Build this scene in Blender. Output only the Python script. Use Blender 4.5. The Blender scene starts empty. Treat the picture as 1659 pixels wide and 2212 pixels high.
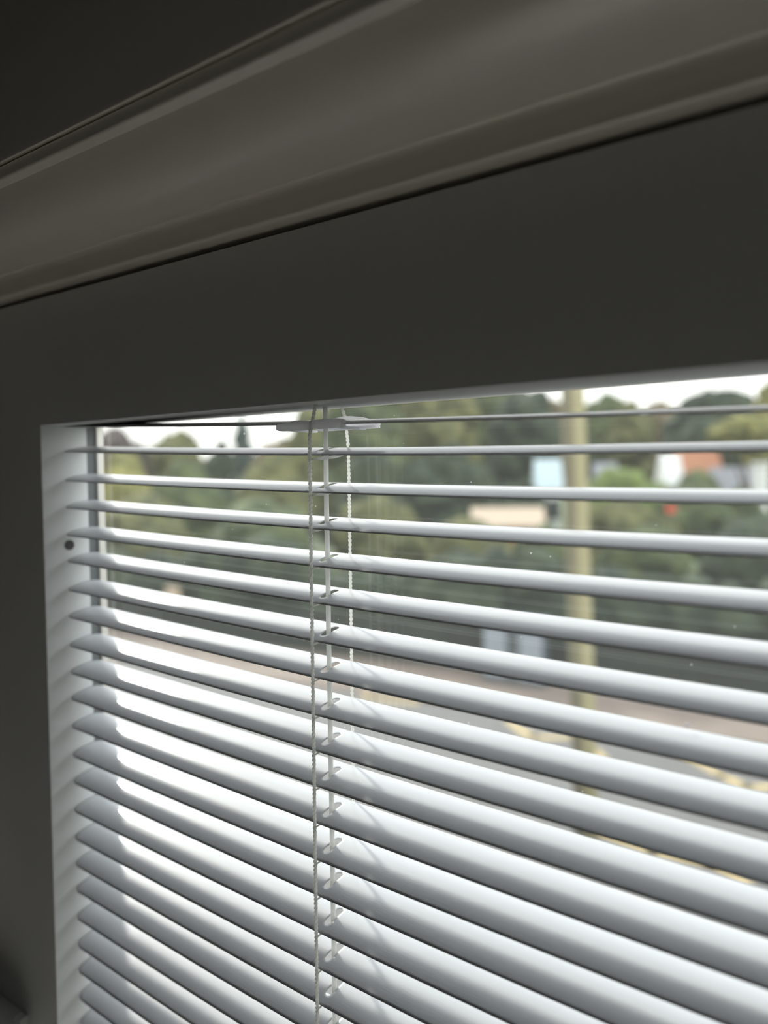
import bpy, bmesh, math, random
import numpy as np
from mathutils import Vector, Matrix, noise

C = bpy.context.scene.collection
sc = bpy.context.scene
A = np.array

# ------------------------------------------------------------------ camera
EYE = 1.62                                   # camera height above the room floor (m)
YAW, PITCH, ROLL, FPX = .65786, -.0434, -.01014, 1744.2
Fv = A([-math.sin(YAW)*math.cos(PITCH), math.cos(YAW)*math.cos(PITCH), math.sin(PITCH)])
_r = A([math.cos(YAW), math.sin(YAW), 0.]); _u = np.cross(_r, Fv)
_c, _s = math.cos(ROLL), math.sin(ROLL)
Rv = _c*_r + _s*_u; Uv = -_s*_r + _c*_u
cd = bpy.data.cameras.new('camera'); cam = bpy.data.objects.new('camera', cd); C.objects.link(cam)
cam.matrix_world = Matrix(((Rv[0], Uv[0], -Fv[0], 0), (Rv[1], Uv[1], -Fv[1], 0), (Rv[2], Uv[2], -Fv[2], EYE), (0, 0, 0, 1)))
cd.sensor_fit = 'VERTICAL'; cd.sensor_height = 24; cd.lens = FPX/2212*24
cd.clip_start = .02; cd.clip_end = 600
cd.dof.use_dof = True; cd.dof.focus_distance = .47; cd.dof.aperture_fstop = cd.lens/7.5
sc.camera = cam

# ------------------------------------------------------------------ world: bright overcast sky
SKY = 2.1
w = bpy.data.worlds.new('overcast_sky'); sc.world = w; w.use_nodes = True
nt = w.node_tree; nt.nodes.clear()
wo = nt.nodes.new('ShaderNodeOutputWorld'); bg = nt.nodes.new('ShaderNodeBackground')
tc = nt.nodes.new('ShaderNodeTexCoord'); sp = nt.nodes.new('ShaderNodeSeparateXYZ')
rp = nt.nodes.new('ShaderNodeValToRGB')
nt.links.new(tc.outputs['Generated'], sp.inputs[0]); nt.links.new(sp.outputs['Z'], rp.inputs[0])
e = rp.color_ramp.elements
e[0].position = 0.0; e[0].color = (.92, .91, .86, 1)
e[1].position = 1.0; e[1].color = (1.0, 1.08, 1.2, 1)
m_ = rp.color_ramp.elements.new(.25); m_.color = (1.0, 1.0, 1.0, 1)
nt.links.new(rp.outputs[0], bg.inputs[0])
xr = nt.nodes.new('ShaderNodeMapRange'); xr.inputs['From Min'].default_value = .05; xr.inputs['From Max'].default_value = 1.0   # thinner cloud towards one side
xr.inputs['To Min'].default_value = SKY; xr.inputs['To Max'].default_value = SKY*2.1
nt.links.new(sp.outputs['X'], xr.inputs['Value']); nt.links.new(xr.outputs[0], bg.inputs[1])
nt.links.new(bg.outputs[0], wo.inputs[0])

# hazy sun, well to the left of the window and veiled by cloud
sd = bpy.data.lights.new('sun', 'SUN'); sun = bpy.data.objects.new('sun', sd); C.objects.link(sun)
sd.energy = 4.0; sd.angle = math.radians(5); sd.color = (1, .97, .9)
sun.rotation_euler = Vector((-.82, .39, .57)).to_track_quat('Z', 'Y').to_euler()

# added unseen fill: a spot over the bounce board, a weak panel further back
pd = bpy.data.lights.new('fill_spot', 'SPOT'); pl = bpy.data.objects.new('fill_spot', pd); C.objects.link(pl)
pd.energy = 78; pd.spot_size = math.radians(33); pd.spot_blend = .3; pd.shadow_soft_size = .03; pd.color = (1, .96, .87)
pl.location = (-.3, -.05, 2.47)
ad = bpy.data.lights.new('overhead_fill', 'AREA'); al = bpy.data.objects.new('overhead_fill', ad); C.objects.link(al)
ad.shape = 'RECTANGLE'; ad.size = .6; ad.size_y = .6; ad.energy = 1.9; ad.color = (1, .97, .88)
al.location = (.4, -2.2, 2.49)

sc.view_settings.view_transform = 'Standard'; sc.view_settings.look = 'None'
sc.view_settings.gamma = 1; sc.view_settings.use_curve_mapping = False
sc.view_settings.exposure = 0.0
sc.cycles.max_bounces = 10; sc.cycles.transparent_max_bounces = 16
sc.cycles.diffuse_bounces = 6; sc.cycles.glossy_bounces = 5
sc.cycles.sample_clamp_indirect = 6
sc.cycles.use_denoising = True
sc.cycles.caustics_reflective = False; sc.cycles.caustics_refractive = False

# ------------------------------------------------------------------ helpers
def mat(name, col, rough=.5, spec=.5, coat=0., coat_rough=.1, noise_amt=0., noise_scale=5., trans=0., col2=None, bump=0., bump_scale=200., stretch=None, metal=0.):
    m = bpy.data.materials.new(name); m.use_nodes = True
    t = m.node_tree; b = t.nodes['Principled BSDF']
    b.inputs['Base Color'].default_value = (*col, 1); b.inputs['Roughness'].default_value = rough
    b.inputs['Specular IOR Level'].default_value = spec; b.inputs['Metallic'].default_value = metal
    b.inputs['Coat Weight'].default_value = coat; b.inputs['Coat Roughness'].default_value = coat_rough
    co = t.nodes.new('ShaderNodeTexCoord'); mp = t.nodes.new('ShaderNodeMapping')
    t.links.new(co.outputs['Object'], mp.inputs[0])
    if stretch: mp.inputs['Scale'].default_value = stretch
    if noise_amt or col2:
        n = t.nodes.new('ShaderNodeTexNoise'); n.inputs['Scale'].default_value = noise_scale; n.inputs['Detail'].default_value = 4
        t.links.new(mp.outputs[0], n.inputs['Vector'])
        r = t.nodes.new('ShaderNodeValToRGB'); t.links.new(n.outputs[0], r.inputs[0])
        c2 = col2 or tuple(c*(1-noise_amt) for c in col)
        r.color_ramp.elements[0].position = .38; r.color_ramp.elements[1].position = .64
        r.color_ramp.elements[0].color = (*c2, 1); r.color_ramp.elements[1].color = (*col, 1)
        t.links.new(r.outputs[0], b.inputs['Base Color'])
    if bump:
        n = t.nodes.new('ShaderNodeTexNoise'); n.inputs['Scale'].default_value = bump_scale; n.inputs['Detail'].default_value = 3
        t.links.new(mp.outputs[0], n.inputs['Vector'])
        bp = t.nodes.new('ShaderNodeBump'); bp.inputs['Strength'].default_value = bump; bp.inputs['Distance'].default_value = .001
        t.links.new(n.outputs[0], bp.inputs['Height']); t.links.new(bp.outputs[0], b.inputs['Normal'])
    if trans:
        tb = t.nodes.new('ShaderNodeBsdfTranslucent'); tb.inputs[0].default_value = (*col, 1); mx_ = t.nodes.new('ShaderNodeMixShader'); mx_.inputs[0].default_value = trans
        t.links.new(b.outputs[0], mx_.inputs[1]); t.links.new(tb.outputs[0], mx_.inputs[2]); t.links.new(mx_.outputs[0], t.nodes['Material Output'].inputs[0])
    return m

def link(name, bm_or_me, m=None, parent=None, smooth=False):
    if isinstance(bm_or_me, bmesh.types.BMesh):
        me = bpy.data.meshes.new(name); bmesh.ops.recalc_face_normals(bm_or_me, faces=bm_or_me.faces[:]); bm_or_me.to_mesh(me); bm_or_me.free()
    else: me = bm_or_me
    if m: me.materials.append(m)
    if smooth:
        for p in me.polygons: p.use_smooth = True
    o = bpy.data.objects.new(name, me); C.objects.link(o)
    if parent: o.parent = parent
    return o
def empty(name, loc=(0, 0, 0), rotz=0):
    o = bpy.data.objects.new(name, None); C.objects.link(o); o.location = loc; o.rotation_euler = (0, 0, rotz); o.empty_display_size = .05
    bpy.context.view_layer.update(); return o
def tag(o, label=None, cat=None, group=None, kind=None):
    if label: o['label'] = label
    if cat: o['category'] = cat
    if group: o['group'] = group
    if kind: o['kind'] = kind
    return o
def P(x, y, z): return Vector((x/1000, y/1000, z/1000 + EYE))     # millimetres from the camera -> world

def add_box(bm, lo, hi, bev=0., seg=2, rotz=0, org=(0, 0)):
    v = []
    for k in range(8):
        p = [hi[i] if (k >> i) & 1 else lo[i] for i in range(3)]
        if rotz:
            a, b = p[0]-org[0], p[1]-org[1]; p[0] = org[0]+a*math.cos(rotz)-b*math.sin(rotz); p[1] = org[1]+a*math.sin(rotz)+b*math.cos(rotz)
        v.append(bm.verts.new(p))
    F = [bm.faces.new([v[i] for i in q]) for q in ((0, 1, 3, 2), (4, 6, 7, 5), (0, 4, 5, 1), (2, 3, 7, 6), (0, 2, 6, 4), (1, 5, 7, 3))]
    bmesh.ops.recalc_face_normals(bm, faces=F)
    if bev: bmesh.ops.bevel(bm, geom=list({e for f in F for e in f.edges}), offset=bev, segments=seg, affect='EDGES', profile=.6)
def box(name, lo, hi, m, parent=None, bev=0., **k):
    bm = bmesh.new(); add_box(bm, lo, hi, bev, **k); return link(name, bm, m, parent)
def add_tube(bm, pts, rad, n=8, cap=True):
    pts = [Vector(p) for p in pts]; rings = []
    t0 = (pts[1]-pts[0]).normalized(); up = Vector((0, 1, 0)) if abs(t0.y) < .9 else Vector((1, 0, 0))
    nrm = t0.cross(up).normalized()
    for i, p in enumerate(pts):
        t = (pts[min(i+1, len(pts)-1)]-pts[max(i-1, 0)]).normalized()
        nrm = (nrm - t*nrm.dot(t)).normalized(); b = t.cross(nrm)
        r = rad[i] if isinstance(rad, (list, tuple)) else rad
        rings.append([bm.verts.new(p+(nrm*math.cos(2*math.pi*k/n)+b*math.sin(2*math.pi*k/n))*r) for k in range(n)])
    for a, b in zip(rings, rings[1:]):
        for k in range(n): bm.faces.new((a[k], a[(k+1) % n], b[(k+1) % n], b[k]))
    if cap: bm.faces.new(rings[0][::-1]); bm.faces.new(rings[-1])
def resample(pts, step):
    out = [Vector(pts[0])]
    for a, b in zip(pts, pts[1:]):
        a, b = Vector(a), Vector(b); n = max(1, int((b-a).length/step))
        out += [a.lerp(b, (i+1)/n) for i in range(n)]
    return out
def add_twist(bm, pts, r_strand, r_off, pitch, step, strands=2, n=5):
    c = resample(pts, step)
    for s in range(strands):
        q = []; d = 0
        for i, p in enumerate(c):
            if i: d += (p-c[i-1]).length
            t = (c[min(i+1, len(c)-1)]-c[max(i-1, 0)]).normalized()
            u = t.cross(Vector((.3, 1, .2))).normalized(); v = t.cross(u)
            a = 2*math.pi*(d/pitch + s/strands); q.append(p+(u*math.cos(a)+v*math.sin(a))*r_off)
        add_tube(bm, q, r_strand, n)
def sweep_rect(bm, prof, x0, x1, z0, z1, closed=True):
    """sweep the (y, offset) profile round a rectangular opening with mitred corners; offset grows away from the opening"""
    loops = []
    for sx, sz in ((-1, 1), (1, 1), (1, -1), (-1, -1)):
        loops.append([bm.verts.new(P((x0-o) if sx < 0 else (x1+o), y, (z1+o) if sz > 0 else (z0-o))) for y, o in prof])
    n = len(prof)
    for a, b in zip(loops, loops[1:]+loops[:1]):
        for i in range(n if closed else n-1):
            j = (i+1) % n; bm.faces.new((a[i], a[j], b[j], b[i]))

# ------------------------------------------------------------------ materials
M = {}
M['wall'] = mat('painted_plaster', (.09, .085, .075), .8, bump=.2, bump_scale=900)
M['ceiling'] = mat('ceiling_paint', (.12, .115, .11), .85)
M['floor'] = mat('floor_boards', (.09, .06, .04), .5, col2=(.06, .04, .025), noise_scale=3, stretch=(1, 12, 1))
M['upvc'] = mat('white_plastic_frame', (.84, .81, .75), .35, spec=.7, coat=1.0, coat_rough=.22, bump=.05, bump_scale=1500)
M['blind_frame'] = mat('white_painted_blind_frame', (.72, .74, .745), .38, spec=.5, bump=.05, bump_scale=1500)
M['board'] = mat('white_gloss_board', (.8, .79, .76), .35)
M['recess_shade'] = mat('recess_shade_grey', (.16, .175, .18), .6)  # shade of the recess put into this darker grey
M['slat'] = mat('white_enamelled_slat', (.67, .68, .70), .5, spec=.3, coat=.4, coat_rough=.10, bump=.06, bump_scale=1600, stretch=(.06, 1, 1))
M['plastic'] = mat('milky_white_plastic', (.96, .96, .97), .35, trans=.85)
M['cord'] = mat('white_polyester_cord', (.97, .97, .95), .8, trans=.85)
M['lift'] = mat('white_woven_lift_cord', (.90, .90, .88), .7, trans=.65, bump=.5, bump_scale=1800)
M['black'] = mat('black_rubber', (.01, .01, .011), .5)
M['lint'] = mat('grey_lint', (.85, .83, .86), .9, trans=.5)
g = bpy.data.materials.new('window_glass'); g.use_nodes = True; M['glass'] = g
t = g.node_tree; t.nodes.clear()
o_ = t.nodes.new('ShaderNodeOutputMaterial'); mx = t.nodes.new('ShaderNodeMixShader'); tr = t.nodes.new('ShaderNodeBsdfTransparent'); gl = t.nodes.new('ShaderNodeBsdfGlossy'); fr = t.nodes.new('ShaderNodeFresnel')
fr.inputs[0].default_value = 1.45; gl.inputs['Roughness'].default_value = .0; tr.inputs[0].default_value = (.96, .975, .965, 1)
t.links.new(fr.outputs[0], mx.inputs[0]); t.links.new(tr.outputs[0], mx.inputs[1]); t.links.new(gl.outputs[0], mx.inputs[2]); tl = t.nodes.new('ShaderNodeBsdfTranslucent'); tl.inputs[0].default_value = (.9, .93, .9, 1); m3 = t.nodes.new('ShaderNodeMixShader'); m3.inputs[0].default_value = .02   # faint pale veil added to haze the view
t.links.new(mx.outputs[0], m3.inputs[1]); t.links.new(tl.outputs[0], m3.inputs[2]); t.links.new(m3.outputs[0], o_.inputs[0])

# ------------------------------------------------------------------ the room
X0, X1, ZT, ZB = -577.7, 250., 41.1, -640.      # blind frame opening (mm from the camera)
YW = 262.                                        # inner wall face
def struct(o): o['kind'] = 'structure'; return o
def wall_with_hole(name, x0, x1, z0, z1, hx0, hx1, hz0, hz1, y0, y1, m):
    bm = bmesh.new()
    for a in (((x0, y0, z0), (hx0, y1, z1)), ((hx1, y0, z0), (x1, y1, z1)), ((hx0, y0, z0), (hx1, y1, hz0)), ((hx0, y0, hz1), (hx1, y1, z1))): add_box(bm, *a)
    return struct(link(name, bm, m))
hx0, hx1, hz0, hz1 = (X0-274)/1000, (X1+274)/1000, (ZB-274)/1000+EYE, (ZT+274)/1000+EYE
RX0, RX1, RY0 = -2.3, 1.9, -3.3
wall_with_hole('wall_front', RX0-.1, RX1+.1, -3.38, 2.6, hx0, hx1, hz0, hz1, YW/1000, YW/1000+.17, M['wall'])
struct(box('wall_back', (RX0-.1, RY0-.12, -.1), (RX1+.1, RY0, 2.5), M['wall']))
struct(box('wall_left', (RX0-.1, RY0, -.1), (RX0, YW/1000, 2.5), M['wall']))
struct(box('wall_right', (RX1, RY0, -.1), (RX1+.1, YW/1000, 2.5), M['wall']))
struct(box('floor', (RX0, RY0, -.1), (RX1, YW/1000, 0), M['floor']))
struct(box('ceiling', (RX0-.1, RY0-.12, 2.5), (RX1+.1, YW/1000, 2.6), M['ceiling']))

struct(box('bounce_board_1', P(X0-330, -420, ZB-315), P(X1+330, YW-2, ZB-287), M['board'], bev=.004))   # unseen white board, added to bounce light up onto the sash

# window_1: sculptured white sash with double glazing
win = struct(empty('window_1', P(-160, 300, ZB-200)))
def keep(o, parent):
    o.parent = parent; o.matrix_parent_inverse = parent.matrix_world.inverted(); return o
bm = bmesh.new()
def arc(cx, cy, r, a0, a1, n=5): return [(cx+r*math.cos(math.radians(a0+(a1-a0)*i/n)), cy+r*math.sin(math.radians(a0+(a1-a0)*i/n))) for i in range(n+1)]
prof_z = [(364, 139.6), (320.5, 139.4)] + arc(318.2, 142.6, 3.3, -95, -175, 6) + [(314.2, 149.5), (313.2, 152.0), (311, 154.0)] \
    + [(306.62, 152.69), (300.06, 153.32), (293.54, 154.35), (287.13, 155.9), (280.91, 158.07), (274.97, 160.94), (269.46, 164.55), (264.53, 168.93), (260.37, 174.04), (257.14, 179.79)] \
    + [(256.74, 179.89), (250.61, 179.79), (249.91, 180.29), (249.41, 181.19)] \
    + [(249.11, 186.91), (252.11, 188.71), (248.31, 187.81)] \
    + [(247.11, 187.22), (246.11, 187.72), (245.71, 189.02), (245.31, ZT+273)]
prof = [(y, z-ZT) for y, z in prof_z] + [(245.8, 275), (263, 275), (392, 275), (392, 70), (385, 64), (380, 2.2), (364, 2.2)]
sweep_rect(bm, prof, X0, X1, ZB, ZT)
sash = keep(link('window_frame', bm, M['upvc']), win)
for p in sash.data.polygons: p.use_smooth = True
def smooth_by_angle(o, deg):
    me = o.data
    b = bmesh.new(); b.from_mesh(me)
    for e_ in b.edges:
        if len(e_.link_faces) == 2: e_.smooth = e_.calc_face_angle(0) < math.radians(deg)
    b.to_mesh(me); b.free()
    for p in me.polygons: p.use_smooth = True
smooth_by_angle(sash, 40)
bm = bmesh.new()
sweep_rect(bm, [(372, 2.1), (372, .0), (372.6, -.8), (377.8, -1.0), (378.4, 2.1)], X0, X1, ZB, ZT+2)
gk = bmesh.new(); sweep_rect(gk, [(364, 2.1), (364, 1.4), (371.9, 1.4), (371.9, 2.1)], X0, X1, ZB, ZT+2)  # dark strip beside the bead, standing in for shade in the recess
keep(link('recess_shade', gk, M['recess_shade']), win)
bd = keep(link('glazing_bead', bm, M['upvc']), win)
def pane(y):
    bm = bmesh.new()
    v = [bm.verts.new(P(*q)) for q in ((X0-1, y, ZB-1), (X1+1, y, ZB-1), (X1+1, y, ZT+1), (X0-1, y, ZT+1))]
    bm.faces.new(v); return keep(link('glass_pane', bm, M['glass']), win)
pane(379.); pane(383.)
rnd = random.Random(5)
bm = bmesh.new()                                 # specks of dust stuck on the glass
for i in range(60):
    x, z = rnd.uniform(-520, 0), rnd.uniform(-260, 36); r = rnd.choice((.16, .2, .25, .3, .45))
    bmesh.ops.create_icosphere(bm, subdivisions=1, radius=r/1000, matrix=Matrix.Translation(P(x, 378.8, z)) @ Matrix.Diagonal((1, .3, rnd.uniform(.7, 1.6), 1)))
tag(keep(link('dust_specks', bm, M['plastic']), win), kind='stuff')
# window catch on the left stile: a rounded plastic body
hb = bmesh.new(); add_box(hb, P(-700, 284, -462), P(-612, 326, -431), .0)
bmesh.ops.bevel(hb, geom=[e_ for e_ in hb.edges if abs(e_.verts[0].co.z-e_.verts[1].co.z) > .01], offset=.010, segments=5, affect='EDGES')
bmesh.ops.bevel(hb, geom=[e_ for e_ in hb.edges if all(abs(v.co.z-EYE+.431) < 1e-5 for v in e_.verts)], offset=.003, segments=3, affect='EDGES')
keep(link('window_handle', hb, M['blind_frame'], smooth=False), win)
# ------------------------------------------------------------------ the venetian blind
bl = empty('venetian_blind', P((X0+X1)/2, 345, ZB)); tag(bl, 'white venetian blind in a wide frame with open tilted slats, filling the window', 'blind')
bm = bmesh.new()
sweep_rect(bm, [(325.3, 1.2), (325.3, 93.2), (325.9, 94.6), (327.5, 95), (363.5, 95), (363.5, 0), (326.5, 0), (325.6, .4)], X0, X1, ZB, ZT)
fr_ = keep(link('blind_frame', bm, M['blind_frame']), bl); smooth_by_angle(fr_, 30)
# little dark peg hole in the left side of the frame
bm = bmesh.new()
bmesh.ops.create_cone(bm, cap_ends=True, segments=28, radius1=.0038, radius2=.0038, depth=.0012, matrix=Matrix.Translation(P(X0+.2, 346.5, -50.5)) @ Matrix.Rotation(math.pi/2, 4, 'Y'))
hp = keep(link('peg_hole', bm, M['black']), bl); hp['label'] = 'black round peg hole'

XT, YF, SW, TAU, SAG = -575.7, 340.45, 28.0, math.radians(11), 1.5
XR = X1-2 - XT                                  # slat length
def bow(x): x = min(x, 600.); return -.04205*x + .3069e-4*x*x
Z1, PITCHZ = 43.82, 21.5
SLOT_X = (-314.5, 165.)
def slat_pt(x, t):                              # x along, t across (0 front .. 1 back) in mm, local to the front left corner
    a = t*SW; b = 4*SAG*t*(1-t)
    return (x/1000, (a*math.cos(TAU)-b*math.sin(TAU))/1000, (bow(x)+a*math.sin(TAU)+b*math.cos(TAU))/1000)
def make_slat_mesh():
    bm = bmesh.new(); NT = 14; cache = {}
    def V(x, t):
        k = (round(x, 4), round(t, 6))
        if k not in cache: cache[k] = bm.verts.new(slat_pt(x, t))
        return cache[k]
    ts = [i/NT for i in range(NT+1)]
    R0 = 6.0
    def tip(t):
        d = min(t, 1-t)*SW
        return R0-math.sqrt(max(0, R0*R0-(R0-d)**2)) if d < R0 else 0
    hw = 8.0; spans = []; cur = 14.
    # rounded ends
    us = [0, .25, .5, .75, 1.]
    for a, b in zip(us, us[1:]):
        for i in range(NT):
            q = [(tip(ts[i])+(14-tip(ts[i]))*a, ts[i]), (tip(ts[i])+(14-tip(ts[i]))*b, ts[i]), (tip(ts[i+1])+(14-tip(ts[i+1]))*b, ts[i+1]), (tip(ts[i+1])+(14-tip(ts[i+1]))*a, ts[i+1])]
            bm.faces.new([V(*p) for p in q])
            bm.faces.new([V(XR-p[0], p[1]) for p in q][::-1])
    stops = []
    for sx in SLOT_X: stops += [sx-XT-hw, sx-XT+hw]
    edges = [14.]+stops+[XR-14]
    for k in range(0, len(edges), 2):
        a, b = edges[k], edges[k+1]; n = max(1, int((b-a)/18))
        xs = [a+(b-a)*i/n for i in range(n+1)]
        for x0_, x1_ in zip(xs, xs[1:]):
            for i in range(NT): bm.faces.new([V(x0_, ts[i]), V(x1_, ts[i]), V(x1_, ts[i+1]), V(x0_, ts[i+1])])
    # patches with the cord slot
    for sx in SLOT_X:
        cx = sx-XT
        bd_ = [(cx-hw, t_) for t_ in ts] + [(cx-hw+2*hw*i/4, 1.) for i in range(1, 4)] + [(cx+hw, t_) for t_ in ts[::-1]] + [(cx+hw-2*hw*i/4, 0.) for i in range(1, 4)]
        tc_ = .5; rs = 2.2/SW; L_ = 5.4/SW       # stadium slot: radius and half straight length, in t units
        inner = []
        for (bx, bt) in bd_:
            dx, dt = (bx-cx)/SW, (bt-tc_)
            # ray to stadium
            lo_, hi_ = 0., 1.
            for _ in range(40):
                m2 = (lo_+hi_)/2; px_, pt_ = dx*m2, dt*m2; ct = max(-L_, min(L_, pt_))
                if math.hypot(px_, pt_-ct) < rs: lo_ = m2
                else: hi_ = m2
            inner.append((cx+dx*lo_*SW, tc_+dt*lo_))
        rings = []
        for k in range(5):
            f_ = k/4; rings.append([V(b_[0]*(1-f_)+i_[0]*f_, b_[1]*(1-f_)+i_[1]*f_) for b_, i_ in zip(bd_, inner)])
        n = len(bd_)
        for a, b in zip(rings, rings[1:]):
            for i in range(n): bm.faces.new((a[i], b[i], b[(i+1) % n], a[(i+1) % n]))
    bmesh.ops.recalc_face_normals(bm, faces=bm.faces[:])
    if sum(f.normal.z for f in bm.faces) < 0: bmesh.ops.reverse_faces(bm, faces=bm.faces[:])
    me = bpy.data.meshes.new('slat'); bm.to_mesh(me); bm.free(); me.materials.append(M['slat'])
    for p in me.polygons: p.use_smooth = True
    return me
slat_me = make_slat_mesh()
CORR = {1: (-2.97, -.0066), 2: (-.66, .0004), 3: (-1.17, .0028), 4: (-.44, .0027), 5: (-.07, .0011), 6: (.97, -.0016), 7: (.51, -.0026), 8: (1.02, -.0036), 9: (.15, -.0017), 10: (.53, -.0015),
        11: (1.54, -.0027), 12: (.96, -.0017), 13: (-.12, .0009), 14: (.41, 0), 15: (-.9, .0028), 16: (-1.3, .003), 17: (-.77, .001), 18: (.3, 0), 19: (-.54, 0), 20: (-1.2, 0), 21: (-.18, 0), 22: (-.47, 0)}
NS = 31
def slat_z(k, x=None):                           # front edge height of slat k at X (mm)
    c = CORR.get(k, (0, 0)); z = Z1-PITCHZ*(k-1)+c[0]
    if x is not None: z += bow(x-XT)+c[1]*(x-XT)
    return z
for k in range(1, NS+1):
    o = bpy.data.objects.new('slat', slat_me); C.objects.link(o)
    o.location = P(XT, YF, slat_z(k))
    o.rotation_euler = (math.radians({1: -4.5, 2: -1.2}.get(k, 0)), -CORR.get(k, (0, 0))[1], 0)
    if k == 1:
        md = o.modifiers.new('thickness', 'SOLIDIFY')
    else: md = o.modifiers.new('thickness', 'SOLIDIFY')
    md.thickness = .00025; md.offset = -1
    bpy.context.view_layer.update(); keep(o, bl)
zb_ = slat_z(NS+1)-4
bm = bmesh.new(); add_box(bm, P(XT, YF-1, zb_-30), P(XT+XR, YF+27, zb_-16), .003); keep(link('bottom_rail', bm, M['slat']), bl)

def P3(x, y, z): return P(x, y, z)
for sx in SLOT_X:
    off = sx+314.5
    bm = bmesh.new()      # front ladder string
    zt = 60 if off == 0 else 60
    pts = [P(-308.5+off, 341.5, ZT+6), P(-310+off, 339.4, 42.0), P(-314.6+off, 339.0, 25.5)] + [P(-314.9+off-.6*i/26, 339.0, 25.5-22*i) for i in range(1, 29)]
    add_twist(bm, pts, .70/1000, .50/1000, .0050, .00062)
    keep(link('ladder_cord', bm, M['cord'], smooth=True), bl)
    bm = bmesh.new()      # back ladder string
    pts = [P(-320.5+off, 371, ZT+6), P(-319+off, 370.6, 45.0), P(-314.7+off, 370.0, 36.3), P(-312.2+off, 369.6, 20)] + [P(-311.8+off+1.6*i/28, 369.6, 20-22*i) for i in range(1, 29)]
    add_twist(bm, pts, .62/1000, .44/1000, .0050, .00062)
    keep(link('ladder_cord', bm, M['cord'], smooth=True), bl)
    bm = bmesh.new()      # round lift cord through the slots
    pts = [P(-316.3+off, 354, ZT+6)] + [P(-316.2+off+2.6*i/60, 354+.12*math.sin(i*.9), ZT-11*i) for i in range(1, 60)]
    add_tube(bm, pts, .00148, 12)
    keep(link('lift_cord', bm, M['lift'], smooth=True), bl)
    for k in range(2, NS+1):
        zf = slat_z(k, sx); r_ = random.Random(k)
        bm = bmesh.new()
        n = 9; dip = .8 if k > 2 else 1.4
        for side, dx in ((0, -1.6), (1, 1.9)) if k in (2, 3) else ((0, -.9),):
            pts = []
            for i in range(n+1):
                f_ = i/n; sag_ = math.sin(f_*math.pi)
                y = 339.4+30*f_; z = zf-.9-dip-r_.uniform(0, .3)+ (5.2*f_ if k > 2 else 4.2*f_) - sag_*.5*(1+side)
                pts.append(P(sx+(-.6 if f_ < .5 else .6)*0+dx*sag_+ (3.2*f_), y, z))
            add_twist(bm, pts, .34/1000, .26/1000, .0022, .0004)
        keep(link('ladder_rung', bm, M['cord'], smooth=True), bl)
# white slat clip on the topmost slat
def clip_piece(bm, x0, x1, yf, z0, z1, yd, dome=0., n=12, dx0=None, dx1=None):
    """a bar along X with an optional arched top between dx0 and dx1"""
    vs = []
    for i in range(n+1):
        x = x0+(x1-x0)*i/n; h = z1
        if dome and dx0 <= x <= dx1:
            f_ = (x-dx0)/(dx1-dx0); h = z1+dome*math.sin(math.pi*f_)**.7
        edge = .8*(i in (0, n))
        vs.append([bm.verts.new(P(x, yf, z0+edge)), bm.verts.new(P(x, yf+yd, z0+edge)), bm.verts.new(P(x, yf+yd, h-edge)), bm.verts.new(P(x, yf, h-edge))])
    for a, b in zip(vs, vs[1:]):
        for j in range(4): bm.faces.new((a[j], a[(j+1) % 4], b[(j+1) % 4], b[j]))
    bm.faces.new(vs[0]); bm.faces.new(vs[-1][::-1])
zc = slat_z(1, -314.5)
bm = bmesh.new()
clip_piece(bm, -340.2, -313.6, 337.6, zc-2.9, zc+1.4, 4.6, 1.2, dx0=-332, dx1=-313)
clip_piece(bm, -311.8, -289.8, 337.0, zc-2.7, zc+2.0, 4.6, .3, dx0=-311, dx1=-290)
clip_piece(bm, -313.8, -311.6, 337.8, zc-2.4, zc+1.6, 4.2)
clip_piece(bm, -331, -288, 365.5, zc-.9, zc+2.2, 4.8, 3.6, n=24, dx0=-327, dx1=-293)
for cx in (-336.5, -298.5):                        # side webs under the slat
    add_box(bm, P(cx-1.5, 340, zc-2.7), P(cx+1.5, 368, zc-1.4))
add_box(bm, P(-331, 362, zc-2.0), P(-288, 370, zc-.6))
ck = keep(link('slat_clip', bm, M['plastic']), bl); ck['label'] = 'white plastic cord clip'
# a scrap of lint caught on one slat
def at(px, py, Y):
    v = Fv+(px-829.5)/FPX*Rv-(py-1106)/FPX*Uv; return v*Y/v[1]
q = at(1482, 1568, 363)
bm = bmesh.new(); rr = random.Random(3)
for i in range(5):
    c = [P(q[0]+rr.uniform(-1.3, 1.3)*j*.5, q[1]+rr.uniform(-1, 1), q[2]+rr.uniform(-.5, 1.2)) for j in range(5)]
    add_tube(bm, c, .00012, 4)
li = link('lint_tuft', bm, M['lint']); tag(li, 'tiny grey tuft of lint caught on a white slat', 'lint')

# ------------------------------------------------------------------ outside
GZ = EYE-5.0
def ray(px, py): return Fv+(px-829.5)/FPX*Rv-(py-1106)/FPX*Uv
def ground(px, py):
    v = ray(px, py); k = -5.0/v[2]; return Vector((v[0]*k, v[1]*k, GZ))
def place(px, depth, py=None):                    # spot on the ground that far out along a viewing bearing; height of py above it
    v = ray(px, 1030); k = depth; b = Vector((v[0]*k, v[1]*k, GZ))
    if py is None: return b
    v2 = ray(px, py); return b, EYE+v2[2]*k-GZ
M['grass'] = mat('rough_grass', (.10, .13, .05), .9, col2=(.06, .08, .035), noise_scale=.4)
M['asphalt'] = mat('grey_asphalt', (.125, .118, .112), .85, col2=(.105, .10, .095), noise_scale=1.5)
M['paving'] = mat('pinkish_paving', (.195, .15, .12), .85, col2=(.165, .13, .105), noise_scale=1.2)
M['yellow'] = mat('worn_yellow_paint', (.40, .31, .155), .8)
M['fence'] = mat('dark_weathered_fence', (.028, .033, .026), .8)
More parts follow.
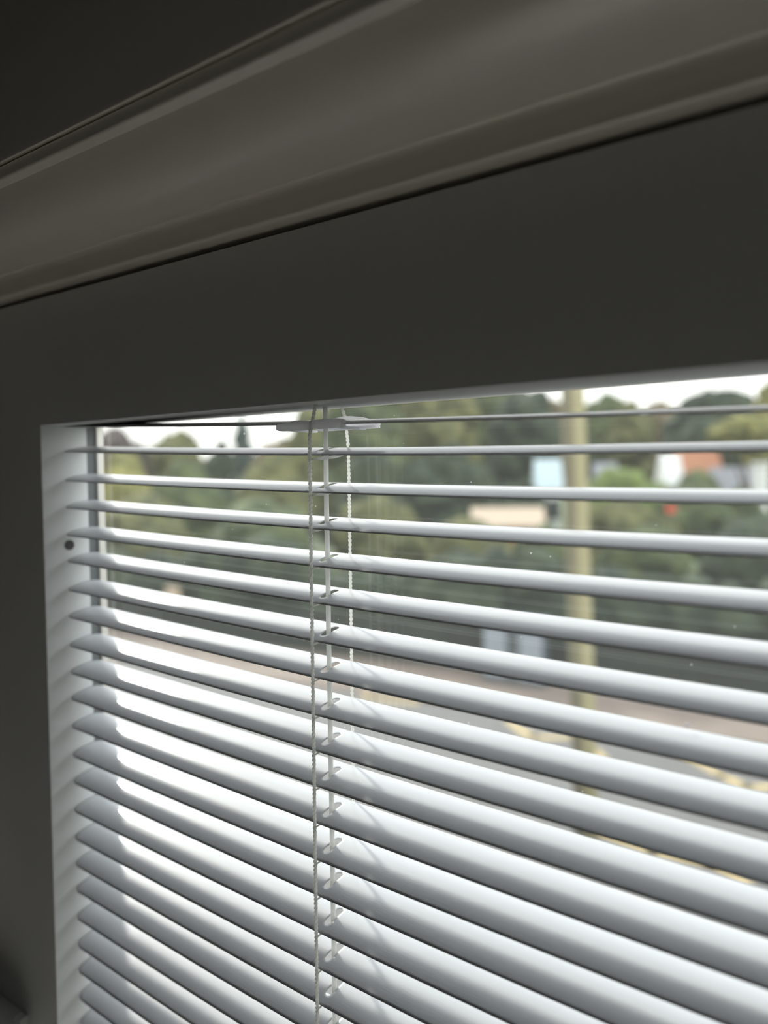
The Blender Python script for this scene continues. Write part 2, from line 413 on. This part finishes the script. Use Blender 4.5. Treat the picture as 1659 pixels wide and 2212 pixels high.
M['polebark'] = mat('weathered_timber', (.16, .145, .075), .8, col2=(.11, .095, .06), noise_scale=6, stretch=(1, 1, .1))
M['cabinet'] = mat('pale_grey_steel', (.23, .26, .29), .5)
M['cabinet_dark'] = mat('dark_grey_steel', (.06, .07, .08), .5)
M['tan'] = mat('tan_roofing', (.42, .33, .24), .8)
M['brick'] = mat('orange_brick', (.34, .15, .08), .8)
M['render'] = mat('white_render', (.6, .6, .58), .8)
M['slate'] = mat('grey_slate', (.22, .22, .24), .7)
M['bluew'] = mat('pale_blue_render', (.42, .50, .53), .8)
M['glazing'] = mat('dark_window_pane', (.03, .035, .04), .2)
M['red'] = mat('red_paint', (.5, .06, .03), .6)
M['trunk'] = mat('tree_bark', (.06, .045, .03), .9)

bm = bmesh.new(); v = [bm.verts.new(p) for p in ((-260, .43, GZ), (200, .43, GZ), (200, 330, GZ), (-260, 330, GZ))]; bm.faces.new(v)
struct(link('ground', bm, M['grass']))
def strip(name, a, z, m, th=.03):
    bm = bmesh.new(); lo = [bm.verts.new((p.x, p.y, GZ)) for p in a]; hi = [bm.verts.new((p.x, p.y, GZ+z)) for p in a]
    n = len(a); bm.faces.new(hi); bm.faces.new(lo[::-1])
    for i in range(n): bm.faces.new((lo[i], lo[(i+1) % n], hi[(i+1) % n], hi[i]))
    return link(name, bm, m)
def ext(a, b, k0, k1): d = b-a; return a+d*k0, a+d*k1
uL, uR = ext(ground(300, 1368), ground(1659, 1532), -.9, 2.5)
mL, mR = ext(ground(300, 1436), ground(1659, 1618), -.9, 2.5)
struct(strip('pavement', [mL, mR, uR, uL], .08, M['paving']))
struct(strip('road', [mL, mR, Vector((60, .45, GZ)), Vector((-60, .45, GZ))], .02, M['asphalt']))
def marking(pts, wd):
    bm = bmesh.new(); pts = [ground(*p)+Vector((0, 0, .032)) for p in pts]
    for a, b in zip(pts, pts[1:]):
        d = (b-a).normalized(); n = Vector((-d.y, d.x, 0))*wd/2; a2, b2 = a-d*wd*.3, b+d*wd*.3
        lo = [bm.verts.new(q-Vector((0, 0, .012))) for q in (a2-n, b2-n, b2+n, a2+n)]; hi = [bm.verts.new(q) for q in (a2-n, b2-n, b2+n, a2+n)]
        bm.faces.new(hi); bm.faces.new(lo[::-1])
        for i in range(4): bm.faces.new((lo[i], lo[(i+1) % 4], hi[(i+1) % 4], hi[i]))
    return bm
for pts, lb in (([(1100, 1560), (1150, 1598), (1245, 1592), (1300, 1640)], 'yellow zigzag road marking just left of the wooden pole'),
                ([(1480, 1632), (1560, 1678), (1612, 1708), (1700, 1700)], 'yellow zigzag road marking right of the wooden pole'),
                ([(1290, 1798), (1410, 1842), (1540, 1868), (1610, 1905)], 'yellow road marking nearest the window, seen low between the slats'),
                ([(750, 1470), (800, 1512), (900, 1520)], 'yellow road marking seen just right of the blind cords'),
                ([(490, 1425), (520, 1446), (590, 1455)], 'small yellow road marking at the far left kerb')):
    tag(link('road_marking', marking(pts, .22), M['yellow']), lb, 'road marking', 'yellow zigzag markings on the road')

# dark horizontal-railed fence at the back of the pavement
fe = empty('railing_fence', uL.lerp(uR, .4)); tag(fe, 'long dark fence of horizontal rails behind the pavement', 'fence')
fa, fb = uL+Vector((0, 0, 0)), uR
fd = (fb-fa).normalized(); ang = math.atan2(fd.y, fd.x); Lf = (fb-fa).length
bm = bmesh.new()
for i in range(6):
    z = GZ+.12+i*.19; q = fa
    add_box(bm, (fa.x, fa.y, z), (fa.x+Lf, fa.y+.04, z+.13), rotz=ang, org=(fa.x, fa.y))
keep(link('rails', bm, M['fence']), fe)
for i in range(int(Lf/2.4)):
    p = fa+fd*(2.4*i)
    if 4 < i < int(Lf/2.4)-3:
        bm = bmesh.new(); add_box(bm, (p.x, p.y+.05, GZ), (p.x+.1, p.y+.15, GZ+1.3), rotz=ang, org=(p.x, p.y)); keep(link('post', bm, M['fence']), fe)

# ---- foliage
def leafmat(name, c, c2):
    c = tuple(v_*.78 for v_ in c); c2 = tuple(v_*.78 for v_ in c2)
    return mat(name, c, .85, spec=.2, col2=c2, noise_scale=1.1)
LM = {
 'olive': leafmat('olive_leaves', (.17, .165, .065), (.075, .08, .035)),
 'dark': leafmat('dark_green_leaves', (.065, .08, .045), (.024, .034, .022)),
 'mid': leafmat('mid_green_leaves', (.12, .14, .058), (.045, .06, .03)),
 'yellow': leafmat('yellow_green_leaves', (.27, .25, .08), (.13, .13, .045)),
 'brown': leafmat('autumn_brown_leaves', (.22, .17, .10), (.10, .08, .05)),
 'copper': leafmat('copper_leaves', (.075, .05, .045), (.035, .026, .025)),
 'grey': leafmat('grey_green_leaves', (.075, .095, .08), (.04, .055, .05)),
 'lime': leafmat('bright_green_leaves', (.19, .24, .07), (.11, .14, .05)),
}
def crown_bm(w, d, h, seed, lobes=46, lob=.26, base=0.):
    r = random.Random(seed); bm = bmesh.new()
    for i in range(lobes):
        a = r.uniform(0, 2*math.pi); u = r.uniform(-1, 1); rr_ = r.uniform(.45, 1)**.5*.80
        x = math.cos(a)*math.sqrt(1-u*u)*rr_*w/2; y = math.sin(a)*math.sqrt(1-u*u)*rr_*d/2; z = base+h/2+u*rr_*h/2
        s = min(w, h, d*1.3)*lob*r.uniform(.6, 1.15)
        nb = len(bm.verts)
        bmesh.ops.create_icosphere(bm, subdivisions=2, radius=s, matrix=Matrix.Translation((x, y, z)) @ Matrix.Diagonal((1, 1, r.uniform(.7, .95), 1)))
        bm.verts.ensure_lookup_table()
        for v_ in bm.verts[nb:]:
            n_ = noise.noise(v_.co*(2.2/s*.5)+Vector((seed, 0, 0))); c_ = Vector((x, y, z)); v_.co = c_+(v_.co-c_)*(1+.42*n_+r.uniform(-.10, .10))
    lo_ = Vector([min(v_.co[i] for v_ in bm.verts) for i in range(3)]); hi_ = Vector([max(v_.co[i] for v_ in bm.verts) for i in range(3)])
    for v_ in bm.verts:
        f_ = [(v_.co[i]-lo_[i])/(hi_[i]-lo_[i]) for i in range(3)]; v_.co = Vector(((f_[0]-.5)*w, (f_[1]-.5)*d, base+f_[2]*h))
    return bm
def tree(px, topy, wpx, depth, kind, label, seed, name='tree', trunk=True, low=.22, conical=False):
    b, h = place(px, depth, topy); wd = wpx*1.12*depth/FPX
    t_ = empty(name, b); tag(t_, label, 'tree', 'trees beyond the road')
    cr = crown_bm(wd, wd*.8, h*(1-low)*1.0, seed, base=h*low, lobes=80)
    if conical:
        for v_ in cr.verts:
            f_ = max(0, min(1, (v_.co.z/h-low)/(1-low))); k_ = 1.15-.75*f_; v_.co.x *= k_; v_.co.y *= k_
    o = link('foliage', cr, LM[kind], t_)
    bm = bmesh.new(); add_tube(bm, [(0, 0, 0), (wd*.02, 0, h*.25), (0, wd*.03, h*.6)], [h*.035, h*.026, h*.012], 9)
    for a in range(4):
        aa = a*1.6+seed; add_tube(bm, [(0, 0, h*.3), (math.cos(aa)*wd*.16, math.sin(aa)*wd*.16, h*.5), (math.cos(aa)*wd*.25, math.sin(aa)*wd*.22, h*.68)], [h*.018, h*.012, h*.005], 6)
    link('trunk', bm, M['trunk'], t_)
    return t_
def bush(px, topy, wpx, depth, kind, label, seed, dd=.7):
    b, h = place(px, depth, topy); wd = wpx*depth/FPX
    o = link('bush', crown_bm(wd, wd*dd, h*1.05, seed, lobes=40, lob=.3), LM[kind]); o.location = b
    tag(o, label, 'bush', 'bushes beyond the fence'); return o
TR = [
 (250, 921, 150, 75, 'copper', 'copper-leaved tree just right of the left side of the blind frame'),
 (375, 926, 150, 82, 'olive', 'low olive-green tree between the copper one and the lone grey-green one'),
 (523, 893, 70, 95, 'grey', 'narrow grey-green tree standing alone against white sky'),
 (606, 945, 130, 80, 'brown', 'low brownish tree below the white sky left of the cords'),
 (672, 868, 110, 70, 'olive', 'olive-green tree directly behind the blind cords'),
 (790, 790, 190, 55, 'mid', 'tall mid-green tree just right of the blind cords'),
 (940, 780, 190, 62, 'olive', 'tall olive-green tree between the cords and the pole'),
 (1060, 800, 150, 72, 'mid', 'tall green tree with its top hidden by the frame, midway to the pole'),
 (1130, 838, 160, 66, 'dark', 'dark green tree just left of the wooden pole'),
 (1200, 862, 90, 106, 'brown', 'thin brownish tree touching the left side of the pole'),
 (1305, 848, 130, 88, 'mid', 'round green tree just right of the wooden pole'),
 (1362, 864, 100, 80, 'olive', 'small olive tree, second to the right of the pole'),
 (1430, 862, 110, 84, 'brown', 'autumn-brown tree between the olive one and the large dark one'),
 (1545, 838, 210, 70, 'dark', 'large dark green tree with a broad round crown'),
 (1675, 815, 130, 58, 'yellow', 'yellow-green tree at the right edge of the view'),
 (1635, 893, 190, 50, 'yellow', 'low yellow-green tree in front of the large dark one'),
]
for i, (px, ty, wp, dp, kd, lb) in enumerate(TR): tree(px, ty, wp, dp, kd, lb, i+3, low=(.70 if i == 15 else .12), conical=(i == 2))
BU = [
 (255, 985, 170, 37, 'yellow', 'yellowish bush beside the left side of the blind frame'),
 (400, 1000, 230, 42, 'mid', 'wide green bush below the low olive tree'),
 (470, 960, 120, 60, 'dark', 'dark bush under the lone grey-green tree'),
 (600, 985, 230, 46, 'olive', 'olive bush spreading left of the cords'),
 (300, 1075, 260, 32.5, 'olive', 'pale olive bush low at the left, above the fence'),
 (560, 1085, 300, 34, 'mid', 'green bush low at the left, reaching the cords'),
 (800, 985, 200, 44, 'dark', 'dark bush just right of the cords under the tall green tree'),
 (722, 968, 150, 62, 'olive', 'small olive bush directly behind the blind cords'),
 (960, 965, 240, 48, 'dark', 'very dark bush midway between the cords and the pole'),
 (830, 1075, 230, 34, 'olive', 'olive bush low to the right of the cords'),
 (1120, 1046, 150, 52, 'dark', 'dark bush beside the pale shed'),
 (1010, 1125, 220, 31, 'olive', 'yellowish-olive bush in front of the tan roofed shed'),
 (1175, 1135, 150, 31, 'mid', 'green bush at the left foot of the pole above the fence'),
 (1365, 1014, 240, 54, 'lime', 'bright green hedge-like bush right of the pole'),
 (1500, 1020, 150, 49, 'mid', 'green bush in front of the orange brick house'),
 (1350, 1072, 230, 38, 'olive', 'olive bush below the bright green one'),
 (1560, 1055, 260, 40, 'mid', 'broad green bush below the distant houses'),
 (1385, 1140, 220, 31, 'mid', 'green bush low on the right, above the fence'),
 (1625, 1125, 220, 30, 'dark', 'dark green bush low at the right edge'),
]
for i, (px, ty, wp, dp, kd, lb) in enumerate(BU): bush(px, ty, wp, dp, kd, lb, i+40)
# long dark hedge behind the fence
hm = bmesh.new(); rr = random.Random(11); nrmf = Vector((-fd.y, fd.x, 0))
i = 0; s_ = 4.
while s_ < Lf-4:
    p = fa+fd*s_+nrmf*1.2; hh = 2.6+.5*math.sin(s_*.7)+rr.uniform(-.2, .2)
    for z_ in (.5, 1.3, 2.0):
        s2 = rr.uniform(.7, .95); nb = len(hm.verts); cpt = Vector((p.x+rr.uniform(-.2, .2), p.y+rr.uniform(-.2, .3), GZ+z_*hh/2.7))
        bmesh.ops.create_icosphere(hm, subdivisions=2, radius=s2, matrix=Matrix.Translation(cpt)); hm.verts.ensure_lookup_table()
        for v_ in hm.verts[nb:]: v_.co = cpt+(v_.co-cpt)*(1+.35*noise.noise(v_.co*1.6)+rr.uniform(-.08, .08))
    s_ += .95
tag(link('hedge', hm, LM['dark']), 'long dark green hedge growing just behind the fence', 'hedge')

# timber pole
pb = ground(1268, 1822)
v = ray(1237, 850); k = pb.xy.length/math.hypot(v[0], v[1]); topp = Vector((v[0]*k, v[1]*k, EYE+v[2]*k)); d_ = (topp-pb)
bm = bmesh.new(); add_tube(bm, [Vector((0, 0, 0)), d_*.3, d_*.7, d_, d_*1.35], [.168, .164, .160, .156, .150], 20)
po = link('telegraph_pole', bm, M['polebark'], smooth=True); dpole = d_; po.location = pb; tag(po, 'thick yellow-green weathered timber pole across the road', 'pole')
# yellow-green colour on the pole's camera-right side, timber colour on the rest
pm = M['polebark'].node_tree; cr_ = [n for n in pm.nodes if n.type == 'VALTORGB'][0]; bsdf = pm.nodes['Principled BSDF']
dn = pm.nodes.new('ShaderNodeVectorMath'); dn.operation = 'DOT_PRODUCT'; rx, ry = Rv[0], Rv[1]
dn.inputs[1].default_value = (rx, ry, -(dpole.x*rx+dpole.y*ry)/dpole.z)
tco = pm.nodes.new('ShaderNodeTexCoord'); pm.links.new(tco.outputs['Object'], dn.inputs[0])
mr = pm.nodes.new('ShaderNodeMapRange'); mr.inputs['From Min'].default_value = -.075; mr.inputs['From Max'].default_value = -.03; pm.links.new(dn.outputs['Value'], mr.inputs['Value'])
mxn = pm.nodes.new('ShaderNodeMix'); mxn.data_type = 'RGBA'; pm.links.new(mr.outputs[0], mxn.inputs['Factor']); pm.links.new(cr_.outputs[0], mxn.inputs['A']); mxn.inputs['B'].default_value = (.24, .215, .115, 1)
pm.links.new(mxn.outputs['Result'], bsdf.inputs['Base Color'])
# street cabinet
cb = place(1112, 19.0); ce = empty('street_cabinet', cb, math.atan2(fd.y, fd.x)); tag(ce, 'pale grey double-door street cabinet on the pavement left of the pole', 'cabinet')
def cbox(name, lo, hi, m, par, bev=0.):
    bm = bmesh.new(); add_box(bm, lo, hi, bev); return link(name, bm, m, par)
zc0 = .08
cbox('plinth', (-.78, -.2, .0), (.78, .25, .18), M['cabinet_dark'], ce)
cbox('body', (-.75, -.17, .18), (.75, .23, 1.62), M['cabinet_dark'], ce, .02)
cbox('door', (-.72, -.20, .22), (-.17, -.17, 1.58), M['cabinet'], ce, .005)
cbox('door', (.17, -.20, .22), (.72, -.17, 1.58), M['cabinet'], ce, .005)
cbox('roof', (-.8, -.24, 1.62), (.8, .28, 1.68), M['cabinet_dark'], ce, .01)
# shed with tan roof
def house(name, px, depth, topy, w_, d2, wallm, roofm, label, rh=.35, cat='house', rot=.3, win=True):
    b, h = place(px, depth, topy); r_ = empty(name, b, rot); tag(r_, label, cat); wh = h*(1-rh)
    bm = bmesh.new(); add_box(bm, (-w_/2, -d2/2, 0), (w_/2, d2/2, wh)); link('walls', bm, wallm, r_)
    bm = bmesh.new(); o_ = .25; prof_ = [(-d2/2-o_, wh-.1), (0, h), (d2/2+o_, wh-.1)]
    a = [bm.verts.new((-w_/2-o_, y, z)) for y, z in prof_]; b2 = [bm.verts.new((w_/2+o_, y, z)) for y, z in prof_]
    bm.faces.new(a); bm.faces.new(b2[::-1])
    for i in range(3): bm.faces.new((a[i], a[(i+1) % 3], b2[(i+1) % 3], b2[i]))
    link('roof', bm, roofm, r_)
    if win:
        for i in range(max(1, int(w_/2.4))):
            x = -w_/2+1.1+i*2.4
            bm = bmesh.new(); add_box(bm, (x-.4, -d2/2-.04, wh*.45), (x+.4, -d2/2, wh*.8)); link('window', bm, M['glazing'], r_)
    return r_
house('shed', 1095, 38, 1096, 2.9, 2.4, M['brick'], M['tan'], 'low shed with a broad tan roof left of the wooden pole', rh=.2, cat='shed', rot=.55)
house('house', 1182, 60, 992, 1.5, 2.5, M['render'], M['bluew'], 'white building with pale blue top just left of the pole', rot=.6)
house('house', 1306, 62, 1000, 1.3, 2.4, M['bluew'], M['slate'], 'small pale blue building just right of the pole', rot=.6, rh=.2)
house('house', 1500, 60, 968, 2.9, 3, M['brick'], M['brick'], 'orange brick house right of the pole', rot=.66)
house('house', 1446, 58, 978, .9, 2, M['render'], M['render'], 'narrow white gable beside the orange brick house', rot=.66, win=False)
house('house', 1580, 56, 1009, 2.6, 2.5, M['render'], M['slate'], 'long white house with grey roof right of the brick house', rot=.66, rh=.5)
bm = bmesh.new(); add_box(bm, (-.35, -.35, 0), (.35, .35, 5.35)); add_box(bm, (-.42, -.42, 5.4), (.42, .42, 5.6), .05)
gp = link('chimney_stack', bm, M['render']); gp.location = place(1643, 46); gp.location.z = GZ; tag(gp, 'white upright stack near the right edge under the yellow-green tree', 'stack')
# pale stone in the hedge line and a small red sign
b, h = place(370, 25, 1268)
bm = bmesh.new(); add_box(bm, (-.33, -.08, h-.42), (.33, .0, h), .05); sg = link('sign_board', bm, M['tan']); sg.location = b
bm2 = bmesh.new(); add_tube(bm2, [(0, .05, 0), (0, .05, h-.1)], .035, 8); link('sign_post', bm2, M['fence'], sg)
sg['label'] = 'small pale board on a post by the fence at the left'; sg['category'] = 'sign'
b, h = place(1449, 27, 1088)
bm = bmesh.new(); add_tube(bm, [(0, 0, h-.17), (0, .03, h-.17)], .17, 20); rs_ = link('round_sign', bm, M['red']); rs_.location = b
bm2 = bmesh.new(); add_tube(bm2, [(0, .07, 0), (0, .07, h)], .03, 8); link('sign_post', bm2, M['fence'], rs_)
rs_['label'] = 'small round red sign among the bushes right of the pole'; rs_['category'] = 'sign'
